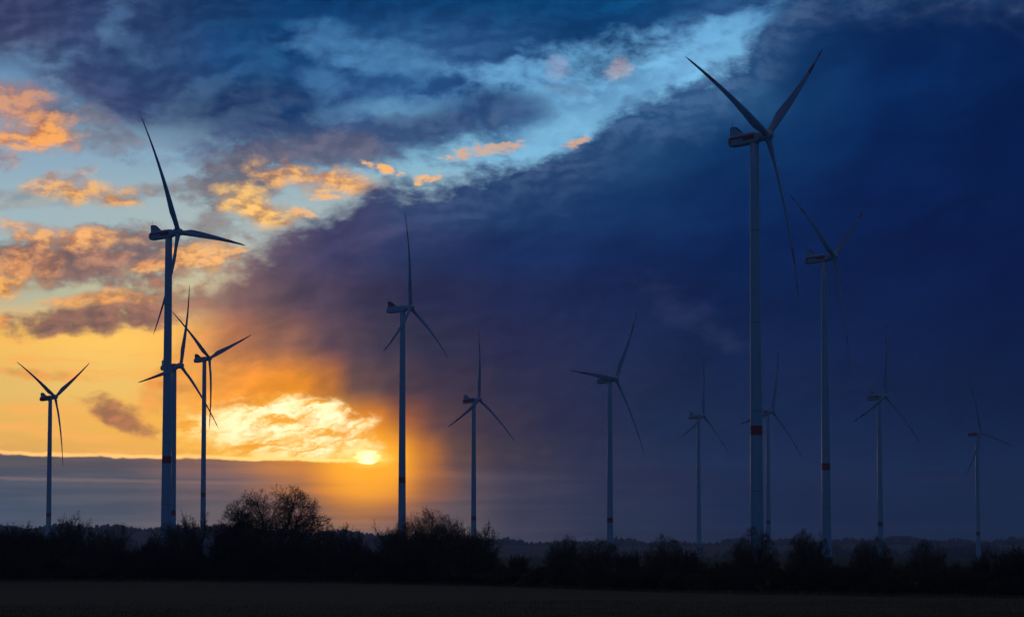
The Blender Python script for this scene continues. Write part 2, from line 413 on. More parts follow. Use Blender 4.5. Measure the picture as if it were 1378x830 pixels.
def mat(name, base, rough=0.6, spec=0.5, var=0.15, scale=3.0, bump=0.0, bscale=20.0, stretch=(1, 1, 1), sss=0.0):
    m = bpy.data.materials.new(name)
    m.use_nodes = True
    nt = m.node_tree
    p = nt.nodes['Principled BSDF']
    p.inputs['Roughness'].default_value = rough
    p.inputs['Specular IOR Level'].default_value = spec
    t = nt.nodes.new('ShaderNodeTexCoord')
    mp = nt.nodes.new('ShaderNodeMapping')
    mp.inputs['Scale'].default_value = stretch
    nt.links.new(t.outputs['Object'], mp.inputs[0])
    n = nt.nodes.new('ShaderNodeTexNoise')
    n.inputs['Scale'].default_value = scale
    n.inputs['Detail'].default_value = 6
    nt.links.new(mp.outputs[0], n.inputs['Vector'])
    r = nt.nodes.new('ShaderNodeValToRGB')
    r.color_ramp.elements[0].position = 0.3
    r.color_ramp.elements[1].position = 0.7
    r.color_ramp.elements[0].color = tuple(c * (1 - var) for c in base) + (1,)
    r.color_ramp.elements[1].color = tuple(min(1, c * (1 + var)) for c in base) + (1,)
    nt.links.new(n.outputs[0], r.inputs[0])
    nt.links.new(r.outputs[0], p.inputs['Base Color'])
    if bump:
        n2 = nt.nodes.new('ShaderNodeTexNoise')
        n2.inputs['Scale'].default_value = bscale
        n2.inputs['Detail'].default_value = 5
        nt.links.new(mp.outputs[0], n2.inputs['Vector'])
        b = nt.nodes.new('ShaderNodeBump')
        b.inputs['Strength'].default_value = 1.0
        b.inputs['Distance'].default_value = bump
        nt.links.new(n2.outputs[0], b.inputs['Height'])
        nt.links.new(b.outputs[0], p.inputs['Normal'])
    return m


M_WHITE = mat('turbine_white_paint', (0.48, 0.54, 0.58), rough=0.28, var=0.06, scale=0.35, stretch=(1, 1, 0.12))
M_BLADE = mat('blade_gelcoat', (0.33, 0.38, 0.44), rough=0.38, var=0.06, scale=0.5)
M_RED = mat('signal_red_paint', (0.62, 0.034, 0.018), rough=0.4, var=0.12, scale=1.0)
M_DARK = mat('radiator_grille', (0.02, 0.02, 0.022), rough=0.6, var=0.3, scale=6.0)
M_PALE = mat('pale_panel', (0.50, 0.46, 0.46), rough=0.45, var=0.10, scale=2.5)
M_STEEL = mat('galvanised_steel', (0.30, 0.31, 0.32), rough=0.5, var=0.2, scale=4.0)
M_BARK = mat('dark_bark', (0.085, 0.060, 0.038), rough=0.9, spec=0.2, var=0.35, scale=4.0, bump=0.02)
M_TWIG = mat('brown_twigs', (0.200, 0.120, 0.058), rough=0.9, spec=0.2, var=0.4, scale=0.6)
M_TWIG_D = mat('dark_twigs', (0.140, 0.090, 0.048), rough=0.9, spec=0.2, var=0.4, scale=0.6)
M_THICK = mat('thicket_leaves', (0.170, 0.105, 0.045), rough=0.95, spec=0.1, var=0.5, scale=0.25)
M_WOOD = mat('far_wood_crowns', (0.085, 0.076, 0.060), rough=0.95, spec=0.1, var=0.4, scale=0.05)
M_GRASS = mat('dry_grass', (0.24, 0.150, 0.042), rough=0.95, spec=0.1, var=0.5, scale=0.15)


def obj(name, me, m, parent=None, mw=None):
    o = bpy.data.objects.new(name, me)
    if m is not None and len(me.materials) == 0:
        for x in (m if isinstance(m, (list, tuple)) else [m]):
            me.materials.append(x)
    COL.objects.link(o)
    if parent is not None:
        o.parent = parent
    if mw is not None:
        o.matrix_local = mw
    return o


def empty(name, loc, rz=0.0):
    o = bpy.data.objects.new(name, None)
    COL.objects.link(o)
    o.location = loc
    o.rotation_euler = (0, 0, rz)
    o.empty_display_size = 1.0
    return o


def tag(o, label=None, cat=None, group=None, kind=None):
    if label:
        o['label'] = label
    if cat:
        o['category'] = cat
    if group:
        o['group'] = group
    if kind:
        o['kind'] = kind
    return o


def mesh(name, verts, faces, mi=None, smooth=False):
    me = bpy.data.meshes.new(name)
    me.from_pydata([tuple(v) for v in verts], [], [tuple(f) for f in faces])
    if mi is not None:
        me.polygons.foreach_set('material_index', mi)
    if smooth:
        me.polygons.foreach_set('use_smooth', [True] * len(me.polygons))
    me.update()
    return me


def np_mesh(name, verts, faces, smooth=False):
    """verts (n,3), faces (m,k) of one size, fast"""
    me = bpy.data.meshes.new(name)
    n, k = faces.shape
    me.vertices.add(len(verts))
    me.vertices.foreach_set('co', np.asarray(verts, np.float32).ravel())
    me.loops.add(n * k)
    me.loops.foreach_set('vertex_index', faces.astype(np.int32).ravel())
    me.polygons.add(n)
    me.polygons.foreach_set('loop_start', np.arange(0, n * k, k, dtype=np.int32))
    me.polygons.foreach_set('loop_total', np.full(n, k, np.int32))
    if smooth:
        me.polygons.foreach_set('use_smooth', np.ones(n, bool))
    me.update(calc_edges=True)
    me.validate()
    return me


def rings(secs, cap=True):
    """loft a list of closed rings with equal vertex counts"""
    v, f = [], []
    n = len(secs[0])
    for s in secs:
        v += list(s)
    for i in range(len(secs) - 1):
        for j in range(n):
            a, b = i * n + j, i * n + (j + 1) % n
            f.append((a, b, b + n, a + n))
    if cap:
        f.append(tuple(range(n - 1, -1, -1)))
        f.append(tuple(range((len(secs) - 1) * n, len(secs) * n)))
    return v, f


def box(cx, cy, cz, sx, sy, sz):
    v = [(cx + dx * sx / 2, cy + dy * sy / 2, cz + dz * sz / 2) for dz in (-1, 1) for dx, dy in ((-1, -1), (1, -1), (1, 1), (-1, 1))]
    f = [(3, 2, 1, 0), (4, 5, 6, 7), (0, 1, 5, 4), (1, 2, 6, 5), (2, 3, 7, 6), (3, 0, 4, 7)]
    return v, f


def px2x(px, d):
    return (px - CX) / FPX * d


# ================================================================ terrain
def smooth(a, b, x):
    t = np.clip((x - a) / (b - a), 0, 1)
    return t * t * (3 - 2 * t)


def terrain(x, y):
    x = np.asarray(x, float)
    y = np.asarray(y, float)
    u = x / np.maximum(y, 300.0) * FPX + CX          # bearing, in the chart's units
    h = -20.0 * smooth(1790, 1990, y)
    top = np.interp(u, [-600, 0, 150, 330, 420, 500, 560, 690, 820, 1000, 1150, 1378, 1900],
                    [48, 48, 46, 44, 34, 30, 20, 14, 12, 12, 16, 14, 18])
    h = h + (top + 20.0) * smooth(2600, 7200, y)
    h = h + 3.0 * np.sin(x / 310 + 1.3) * smooth(2600, 5000, y) * np.sin(y / 700.0)
    h = h + 0.25 * np.sin(x / 23.0 + y / 41.0) * smooth(120, 300, y) * (1 - smooth(1500, 1800, y))
    # a low bank under the hedge
    return h


def H(x, y):
    return float(terrain(x, y))


ys = np.concatenate([np.linspace(-150, 150, 9), np.linspace(160, 460, 90), np.linspace(480, 1780, 50), np.linspace(1800, 2000, 20), np.linspace(2050, 9300, 90)])
xs = np.concatenate([np.linspace(-5200, -1400, 14), np.linspace(-1300, 1300, 140), np.linspace(1400, 5200, 14)])
gx_, gy_ = np.meshgrid(xs, ys)
gz_ = terrain(gx_, gy_)
gv = np.stack([gx_.ravel(), gy_.ravel(), gz_.ravel()], 1)
nx = len(xs)
ii, jj = np.meshgrid(np.arange(len(ys) - 1), np.arange(nx - 1), indexing='ij')
a0 = (ii * nx + jj).ravel()
gf = np.stack([a0, a0 + 1, a0 + nx + 1, a0 + nx], 1)

gm_ = bpy.data.materials.new('field_soil')
gm_.use_nodes = True
nt = gm_.node_tree
pb = nt.nodes['Principled BSDF']
pb.inputs['Roughness'].default_value = 0.95
pb.inputs['Specular IOR Level'].default_value = 0.1
t_ = nt.nodes.new('ShaderNodeTexCoord')


def gnoise(scale, detail, sx, sy):
    mp = nt.nodes.new('ShaderNodeMapping')
    mp.inputs['Scale'].default_value = (sx, sy, 1)
    nt.links.new(t_.outputs['Object'], mp.inputs[0])
    n = nt.nodes.new('ShaderNodeTexNoise')
    n.inputs['Scale'].default_value = scale
    n.inputs['Detail'].default_value = detail
    n.inputs['Roughness'].default_value = 0.65
    nt.links.new(mp.outputs[0], n.inputs['Vector'])
    return n.outputs[0]


def gramp(f, stops):
    r = nt.nodes.new('ShaderNodeValToRGB')
    el_ = r.color_ramp.elements
    while len(el_) < len(stops):
        el_.new(0.5)
    for e, (p, c) in zip(el_, stops):
        e.position = p
        e.color = c + (1,)
    nt.links.new(f, r.inputs[0])
    return r.outputs[0]


def gmix(f, a, b):
    n = nt.nodes.new('ShaderNodeMix')
    n.data_type = 'RGBA'
    for s, v in ((n.inputs[0], f), (n.inputs[6], a), (n.inputs[7], b)):
        nt.links.new(v, s)
    return n.outputs[2]


soil = gramp(gnoise(0.12, 8, 0.35, 1.0), [(0.30, (0.125, 0.080, 0.020)), (0.52, (0.200, 0.130, 0.032)), (0.72, (0.260, 0.175, 0.046))])
fine = gramp(gnoise(1.6, 6, 0.5, 1.0), [(0.35, (0.050, 0.036, 0.022)), (0.60, (0.140, 0.105, 0.055))])
green = gramp(gnoise(0.03, 6, 0.4, 1.0), [(0.35, (0.050, 0.060, 0.020)), (0.65, (0.095, 0.100, 0.035))])
soil = gmix(gnoise(0.5, 3, 1, 1), soil, fine)
sp = nt.nodes.new('ShaderNodeSeparateXYZ')
nt.links.new(t_.outputs['Object'], sp.inputs[0])
mr = nt.nodes.new('ShaderNodeMapRange')
mr.inputs[1].default_value, mr.inputs[2].default_value = 380, 560
nt.links.new(sp.outputs[1], mr.inputs[0])
nt.links.new(gmix(mr.outputs[0], soil, green), pb.inputs['Base Color'])
bp = nt.nodes.new('ShaderNodeBump')
bp.inputs['Distance'].default_value = 0.35
nt.links.new(gnoise(0.9, 8, 0.5, 1.0), bp.inputs['Height'])
nt.links.new(bp.outputs[0], pb.inputs['Normal'])
tag(obj('ground', np_mesh('ground', gv, gf, True), gm_), kind='structure')

# ================================================================ haze
hv, hf = box(0, 4700, 110, 10800, 9800, 0)
Z0, Z1 = -24.0, 232.0
hv = [(x, y, Z0 if i < 4 else Z1) for i, (x, y, z) in enumerate(hv)]
hm = bpy.data.materials.new('evening_haze')
hm.use_nodes = True
hn = hm.node_tree
hn.nodes.clear()
pv = hn.nodes.new('ShaderNodeVolumePrincipled')
pv.inputs['Color'].default_value = (0.64, 0.72, 0.84, 1)
pv.inputs['Density'].default_value = HAZE_DENSITY
pv.inputs['Anisotropy'].default_value = 0.55
ho = hn.nodes.new('ShaderNodeOutputMaterial')
hn.links.new(pv.outputs[0], ho.inputs['Volume'])
tag(obj('haze', mesh('haze', hv, hf), hm), 'thin evening mist lying over the plain and far hills', 'haze', kind='stuff')

# ================================================================ wind turbines
TILT = R(5)
RB = 58.4
OVER = 5.1            # hub centre ahead of the tower axis


def blade_mesh():
    st = [1.0, 2.2, 3.6, 6, 8.5, 11, 14, 18, 22, 26, 30, 34, 37, 40.2, 40.4, 43, 46.2, 46.4, 49, 52.2, 52.4, 54.5, 56.5, 57.7, 58.3]
    ch_r = [0, 2.2, 5, 8.5, 11.5, 15, 22, 30, 40, 50, 55, 57.4, 58.4]
    ch_c = [2.3, 2.3, 2.5, 3.25, 3.65, 3.45, 2.85, 2.25, 1.62, 1.08, .78, .42, .16]
    th_c = [2.3, 2.3, 2.15, 1.7, 1.3, 1.0, .68, .48, .31, .19, .13, .07, .03]
    n = 16
    secs = []
    for r in st:
        c, t = np.interp(r, ch_r, ch_c), np.interp(r, ch_r, th_c)
        k = float(np.clip((r - 2.2) / 8.0, 0, 1))           # circle -> aerofoil
        tw = R(np.interp(r, [0, 8, 14, 25, 40, 58], [17, 15, 11, 7, 4, 2.5]))
        yo = -(0.125 * r - 0.098 * r * r / RB)               # coned forward, tip bent back by the wind
        ring = []
        for j in range(n):
            a = 2 * math.pi * j / n
            xc, yc = math.cos(a) * 0.5, math.sin(a) * 0.5
            # aerofoil: thick towards the leading edge (+x), thin tail; pitch axis at 30 % chord
            tail = 1 - k * (1 - max(0.06, ((0.5 + xc) ** 0.75)))
            px = c * (xc - k * 0.20)
            py = t * yc * tail
            ring.append((px * math.cos(tw) + py * math.sin(tw), -px * math.sin(tw) + py * math.cos(tw) + yo, r))
        secs.append(ring)
    v, f = rings(secs)
    mi = []
    for i in range(len(st) - 1):
        mid = (st[i] + st[i + 1]) / 2
        mi += [1 if (mid > 52.3 or 40.3 < mid < 46.3) else 0] * n
    mi += [0, 1]
    return mesh('blade', v, f, mi, True)


def rrect(w, h, rr, y, zc, seg=4):
    out = []
    for (sx, sz, a0_) in ((1, 1, 0), (-1, 1, 90), (-1, -1, 180), (1, -1, 270)):
        for q in range(seg + 1):
            a = R(a0_ + 90.0 * q / seg)
            out.append((sx * (w / 2 - rr) + rr * math.cos(a), y, zc + sz * (h / 2 - rr) + rr * math.sin(a)))
    return out


def nacelle_mesh():
    # local frame: tower axis at origin, wind from -y, z = 0 on the rotor axis
    secs = []
    for y, w, h, rr, zc in ((-2.6, 2.7, 2.9, .9, 0), (-2.3, 3.0, 3.2, .8, 0), (-1.2, 3.5, 3.7, .6, 0), (1.0, 3.7, 3.9, .5, -.02), (5, 3.7, 3.9, .5, -.05),
                            (8.6, 3.6, 3.75, .55, -.1), (9.6, 3.3, 3.3, .8, -.15), (10.2, 2.6, 2.5, .9, -.2), (10.45, 1.4, 1.3, .5, -.2)):
        secs.append(rrect(w, h, rr, y, zc))
    v, f = rings(secs)
    f = [t[::-1] for t in f]
    return mesh('nacelle', v, f, None, True)


def hood_mesh():
    prof = [(8.9, 1.6), (8.9, 4.75), (8.5, 5.0), (7.3, 5.0), (4.0, 1.75), (4.0, 1.6)]
    v, f = [], []
    n = len(prof)
    for x, ins in ((-1.35, 0), (1.35, 0)):
        v += [(x * (0.86 if z > 3 else 1), y, z) for y, z in prof]
    f.append(tuple(range(n)))
    f.append(tuple(range(2 * n - 1, n - 1, -1)))
    for j in range(n):
        f.append((j, j + n, (j + 1) % n + n, (j + 1) % n))
    return mesh('cooler_hood', v, f)


def grille_mesh():
    # sloping radiator opening on the windward side of the hood
    s = []
    y0, z0, y1, z1 = 7.25, 4.98, 4.9, 2.66
    nx_, nz_ = 0.05 * -0.70, 0.05 * 0.71
    v = [(-1.05, y0 + nx_, z0 + nz_), (1.05, y0 + nx_, z0 + nz_), (1.15, y1 + nx_, z1 + nz_), (-1.15, y1 + nx_, z1 + nz_)]
    v += [(x, y + .3, z - .3) for x, y, z in v]
    f = [(0, 1, 2, 3), (7, 6, 5, 4), (0, 4, 5, 1), (1, 5, 6, 2), (2, 6, 7, 3), (3, 7, 4, 0)]
    return mesh('radiator', v, f)


def spinner_mesh():
    prof = [(-2.75, 1.55), (-3.3, 1.85), (-4.3, 1.98), (-5.4, 1.95), (-6.3, 1.72), (-7.0, 1.30), (-7.5, .75), (-7.7, .25)]
    secs = [[(r * math.cos(2 * math.pi * j / 24), y, r * math.sin(2 * math.pi * j / 24)) for j in range(24)] for y, r in prof]
    v, f = rings(secs)
    return mesh('rotor_hub', v, f, None, True)


def panel(y0, y1, z0, z1, name):
    # stripe plate; the two sides of a nacelle are told apart by the sign of x
    return [mesh(name, *box(sx * 1.86, (y0 + y1) / 2, (z0 + z1) / 2, 0.07, y1 - y0, z1 - z0)) for sx in (-1, 1)]


def tower_mesh(name, zt, zband):
    zs = sorted([-2.0, 0, zt] + [zt * k / 14 for k in range(1, 14)] + [zband - 1.7, zband + 1.7] + [zt * q + e for q in (.17, .36, .57, .79) for e in (-.14, .14)])
    n = 32
    secs = []
    for z in zs:
        t = max(0, z) / zt
        r = 2.45 - 0.85 * t ** 0.9
        secs.append([(r * math.cos(2 * math.pi * j / n), r * math.sin(2 * math.pi * j / n), z) for j in range(n)])
    v, f = rings(secs)
    mi = []
    for i in range(len(zs) - 1):
        mid = (zs[i] + zs[i + 1]) / 2
        mi += [1 if abs(mid - zband) < 1.69 else 2 if zs[i + 1] - zs[i] < .3 and min(abs(mid - zt * q) for q in (.17, .36, .57, .79)) < .05 else 0] * n
    mi += [0, 0]
    return mesh(name, v, f, mi, True)


ME_BLADE, ME_NAC, ME_HOOD, ME_GRILLE, ME_HUB = blade_mesh(), nacelle_mesh(), hood_mesh(), grille_mesh(), spinner_mesh()
for me_, ms in ((ME_BLADE, (M_BLADE, M_RED)), (ME_NAC, (M_WHITE,)), (ME_GRILLE, (M_DARK,)), (ME_HUB, (M_WHITE,))):
    for m_ in ms:
        me_.materials.append(m_)
ME_HOODW = ME_HOOD
ME_HOODR = ME_HOOD.copy()
ME_HOODW.materials.append(M_WHITE)
ME_HOODR.materials.append(M_RED)
ME_ANT = mesh('antenna', *box(0, 8.3, 6.0, 0.12, 0.12, 2.0))
ME_ANT.materials.append(M_STEEL)
ME_STRIPE_F = panel(-1.0, 3.6, -0.75, 1.0, 'red_stripe')
ME_STRIPE_R = panel(3.6, 9.0, 0.25, 1.0, 'red_stripe')
ME_TEXT = panel(3.62, 8.55, -0.85, 0.23, 'pale_stripe')
ME_CAP = panel(8.57, 9.25, -1.05, 0.23, 'red_stripe')
ME_FULL = panel(-1.0, 9.1, -1.3, 1.25, 'red_stripe')
ME_LOW = panel(0.5, 9.1, -1.5, -0.5, 'red_stripe')
for m_ in ME_STRIPE_F + ME_STRIPE_R + ME_CAP + ME_FULL + ME_LOW:
    m_.materials.append(M_RED)
for m_ in ME_TEXT:
    m_.materials.append(M_PALE)

RX = Matrix.Rotation(-TILT, 4, 'X')
# hub position, yaw, rotor phase, height of the red tower band, livery, label
TURB = [
    (89.3, 1006.1, 149.1, 55.5, 50.2, 46, 'stripe', 'largest wind turbine, right of centre, with the thickest tower'),
    (-155.0, 1338.3, 151.3, 64.7, 90.9, 46, 'stripe', 'tall wind turbine on the left, biggest against the bright orange clouds, one blade pointing right'),
    (-223.1, 1947.7, 127.8, 64.2, 15.5, 29, 'ends', 'distant wind turbine mostly hidden behind the thick tower of the tall left turbine'),
    (-242.5, 2317.8, 156.9, 56.4, 67.7, 48, 'plain', 'wind turbine with plain nacelle over golden sky, just right of the tall left turbine'),
    (-381.1, 2415.8, 131.0, 62.0, 57.4, 33, 'full', 'small wind turbine at the far left edge, two blades raised like a letter Y'),
    (-61.0, 1734.8, 149.2, 69.0, 119.2, 46, 'plain', 'wind turbine with plain pale nacelle and red hood standing just right of the setting sun'),
    (-27.2, 2387.1, 127.6, 58.0, 4.6, 30, 'full', 'small wind turbine with red nacelle, first one to the right past the sunset glow'),
    (162.0, 1453.0, 151.6, 60.6, 56.3, 46, 'stripe', 'second largest wind turbine of the right half, standing to the right of the largest one'),
    (73.1, 2039.8, 124.2, 54.3, 32.9, 25, 'stripe', 'wind turbine with one blade level over its nacelle, midway in the dark cloud bank'),
    (184.3, 2794.3, 132.8, 60.1, 7.6, None, 'low', 'small wind turbine with unbanded slim tower, left of the largest turbine'),
    (237.8, 2647.0, 130.1, 50.7, 16.2, 29, 'ends', 'small wind turbine half hidden close behind the largest tower'),
    (288.1, 2237.4, 122.5, 52.6, 7.8, 24, 'stripe', 'small wind turbine with red striped nacelle, second from the right edge'),
    (466.4, 2880.6, 119.4, 49.5, 102.3, 20, 'full', 'smallest and rightmost wind turbine, red nacelle, faint against the dark blue cloud'),
]
for (hx, hy, hz, psi, th, band, liv, label) in TURB:
    ps = R(psi)
    tx, ty = hx - math.sin(ps) * OVER, hy + math.cos(ps) * OVER
    gz = H(tx, ty)
    axis_z = hz - gz - math.sin(TILT) * OVER          # where the rotor axis crosses the tower axis
    root = tag(empty('wind_turbine', (tx, ty, gz), ps), label, 'wind turbine', 'wind turbines on the plain')
    ztop = axis_z - 1.9
    zb = (band if band is not None else -500) - gz if band is not None else 4000.0
    if band is None:
        tw_me = tower_mesh('tower', ztop, ztop * 0.02 - 60)
    else:
        tw_me = tower_mesh('tower', ztop, band - gz)
    obj('tower', tw_me, (M_WHITE, M_RED, M_STEEL), root)
    base = Matrix.Translation((0, 0, axis_z)) @ RX
    nac = obj('nacelle', ME_NAC, None, root, base)
    hood = obj('cooler_hood', ME_HOODR if liv == 'plain' else ME_HOODW, None, nac)
    obj('radiator', ME_GRILLE, None, nac)
    obj('antenna', ME_ANT, None, nac)
    for me_ in {'stripe': ME_STRIPE_F + ME_STRIPE_R + ME_TEXT + ME_CAP, 'full': ME_FULL, 'ends': ME_STRIPE_F + ME_CAP, 'low': ME_LOW, 'plain': []}[liv]:
        obj(me_.name.split('.')[0], me_, None, nac)
    obj('rotor_hub', ME_HUB, None, root, base)
    for k in range(3):
        obj('blade', ME_BLADE, None, root, base @ Matrix.Translation((0, -OVER, 0)) @ Matrix.Rotation(R(th + 120 * k), 4, 'Y'))


# ================================================================ bare trees
def tubes(segs, n=3):
    """segs: rows p0(3) p1(3) r0 r1 -> verts, quads (open tubes)"""
    s = np.asarray(segs, float)
    p0, p1, r0, r1 = s[:, 0:3], s[:, 3:6], s[:, 6:7], s[:, 7:8]
    d = p1 - p0
    d /= np.maximum(np.linalg.norm(d, axis=1, keepdims=True), 1e-9)
    ref = np.where(np.abs(d[:, 2:3]) > 0.9, np.array([[1.0, 0, 0]]), np.array([[0, 0, 1.0]]))
    u = np.cross(d, ref)
    u /= np.linalg.norm(u, axis=1, keepdims=True)
    w = np.cross(d, u)
    vs_ = []
    for p, r in ((p0, r0), (p1, r1)):
        for j in range(n):
            a = 2 * math.pi * j / n
            vs_.append(p + r * (u * math.cos(a) + w * math.sin(a)))
    v = np.stack(vs_, 1).reshape(-1, 3)          # 2n verts per segment
    b = (np.arange(len(s)) * 2 * n)[:, None]
    f = np.concatenate([np.stack([b[:, 0] + j, b[:, 0] + (j + 1) % n, b[:, 0] + n + (j + 1) % n, b[:, 0] + n + j], 1) for j in range(n)], 0)
    return v, f


def grow(rg, p, d, L, r, lev, maxlev, spec, trunk, crown):
    nseg = 5 if lev <= 1 else 3
    pts = [p]
    dirs = [d]
    for i in range(nseg):
        jit = np.array([rg.gauss(0, 1), rg.gauss(0, 1), rg.gauss(0, 1)]) * spec['wig'] * (0.6 if lev == 0 else 1)
        d = d + jit + np.array([0, 0, spec['up'][min(lev, len(spec['up']) - 1)]])
        d = d / np.linalg.norm(d)
        p = p + d * (L / nseg)
        env = spec.get('env')
        if env and i and (p[0] ** 2 + p[1] ** 2) / env[1] ** 2 + ((p[2] - env[0]) / env[2]) ** 2 > 1 + rg.uniform(-.05, .06):
            break
        pts.append(p)
        dirs.append(d)
    nseg = len(pts) - 1
    rt = max(spec['rmin'], r * (0.45 if lev < maxlev else 0.6))
    dst = trunk if lev <= 1 else crown
    for i in range(nseg):
        ra = r + (rt - r) * i / nseg
        rb = r + (rt - r) * (i + 1) / nseg
        dst.append((*pts[i], *pts[i + 1], ra, rb))
    if lev >= maxlev:
        return
    nc = spec['n'][lev]
    for c in range(nc):
        t = spec['from'][lev] + (1 - spec['from'][lev]) * (c + rg.random()) / nc
        t = min(t, 0.999)
        q = t * nseg
        i = int(q)
        pp = pts[i] + (pts[i + 1] - pts[i]) * (q - i)
        dd = dirs[i + 1]
        az_ = c * 2.399 + rg.uniform(-.6, .6)
        ref = np.array([0, 0, 1.0]) if abs(dd[2]) < .9 else np.array([1.0, 0, 0])
        u = np.cross(dd, ref)
        u /= np.linalg.norm(u)
        w = np.cross(dd, u)
        an = R(rg.uniform(*spec['ang'][lev]))
        nd = dd * math.cos(an) + (u * math.cos(az_) + w * math.sin(az_)) * math.sin(an)
        grow(rg, pp, nd, L * rg.uniform(*spec['ratio'][lev]) * (1.0 - 0.35 * t), max(spec['rmin'], (r + (rt - r) * t) * 0.62), lev + 1, maxlev, spec, trunk, crown)


def make_tree(seed, kind):
    rg = random.Random(seed)
    trunk, crown = [], []
    if kind == 'tree':           # round-headed bare tree: limbs fan out of a short trunk to a domed outline
        fork = 2.3
        hc, rz, rxy = 5.6, 7.2, 7.0

        def reach(p, d):
            a = (d[0] ** 2 + d[1] ** 2) / rxy ** 2 + d[2] ** 2 / rz ** 2
            q = p - np.array([0, 0, hc])
            b = 2 * ((q[0] * d[0] + q[1] * d[1]) / rxy ** 2 + q[2] * d[2] / rz ** 2)
            c = (q[0] ** 2 + q[1] ** 2) / rxy ** 2 + q[2] ** 2 / rz ** 2 - 1
            return (-b + math.sqrt(max(0, b * b - 4 * a * c))) / (2 * a)
        grow(rg, np.array([0, 0, -.3]), np.array([0, 0, 1.0]), fork + 1.2, .36, 0, 0, dict(wig=.02, up=[0], rmin=.2), trunk, crown)
        nl = 22
        for k in range(nl):
            tilt = R(6 + 72 * math.sqrt((k + .5) / nl)) + rg.uniform(-.08, .08)
            a_ = 2.399 * k + rg.uniform(-.3, .3)
            d = np.array([math.sin(tilt) * math.cos(a_), math.sin(tilt) * math.sin(a_), math.cos(tilt)])
            p = np.array([0, 0, fork + rg.uniform(-.7, .9)])
            spec = dict(wig=.055, up=[0, .05, .03, .03, .02], n=[0, 12, 8, 6, 0], env=(hc, rxy, rz), ang=[(0, 0), (28, 62), (28, 62), (25, 60)],
                        ratio=[(1, 1), (.36, .55), (.42, .7), (.5, .85)], rmin=.014, **{'from': [0, .28, .2, .15]})
            grow(rg, p, d, reach(p, d) * rg.uniform(.80, .97), .12, 1, 4, spec, trunk, crown)
    else:
        stems = {'bush': 10, 'spire': 7, 'thicket': 11}[kind]
        for s in range(stems):
            a = 2.399 * s
            lean = {'bush': .62, 'spire': .28, 'thicket': .55}[kind] * rg.uniform(.3, 1.1)
            d = np.array([math.cos(a) * lean, math.sin(a) * lean, 1.0])
            d /= np.linalg.norm(d)
            spec = dict(wig=.11, up=[.04, .05, .03, .0], n=[12, 8, 5, 0], ang=[(25, 55), (25, 55), (25, 60)],
                        ratio=[(.4, .62), (.42, .7), (.45, .75)], rmin=.017, **{'from': [.15, .15, .15]})
            grow(rg, np.array([math.cos(a) * .5, math.sin(a) * .5, -.2]), d, rg.uniform(3.6, 5.2), .09, 0, 3, spec, trunk, crown)
    tr = np.array(trunk)
    cr = np.array(crown)
    top = np.percentile(cr[:, 5], 99.3)
    wid = np.percentile(np.hypot(cr[:, 3], cr[:, 4]), 86 if kind == 'tree' else 93)
    mt = np_mesh('trunk', *tubes(tr, 6), True)
    v, f = tubes(cr, 3)
    mc = np_mesh('crown', v, f)
    return mt, mc, top, wid


PROTO = {}
for kind, seeds in (('tree', (11, 12, 13)), ('bush', (21, 22, 23, 24)), ('spire', (31, 32)), ('thicket', (41, 42, 43))):
    PROTO[kind] = []
    for sd in seeds:
        mt, mc, top, wid = make_tree(sd, kind)
        mt.materials.append(M_BARK)
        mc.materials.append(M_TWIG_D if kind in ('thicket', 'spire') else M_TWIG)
        PROTO[kind].append((mt, mc, top, wid))


def hedge_d(px):
    return float(np.interp(px, [-150, 0, 350, 500, 690, 860, 1000, 1378, 1550], [433, 433, 430, 422, 385, 335, 318, 296, 288]))


def plant(kind, variant, px, top_y, wpx, name, label, group, back=0.0, cat='tree'):
    """px: bearing; top_y: height of the crown's top above the horizon line, back: metres behind the hedge's face"""
    d = hedge_d(px) + back
    mt, mc, top, wid = PROTO[kind][variant % len(PROTO[kind])]
    x = px2x(px, d)
    g = H(x, d)
    zt = CAMZ + (YH - top_y) / FPX * d
    sz = (zt - g) / top
    sw = (wpx / FPX * d / 2) / wid
    o = empty(name, (x, d, g), rng.uniform(0, 6.28))
    tag(o, label, cat, group)
    for nm, me_ in (('trunk', mt), ('crown', mc)):
        c = obj(nm, me_, None, o)
    o.scale = (sw, sw, sz)
    return o


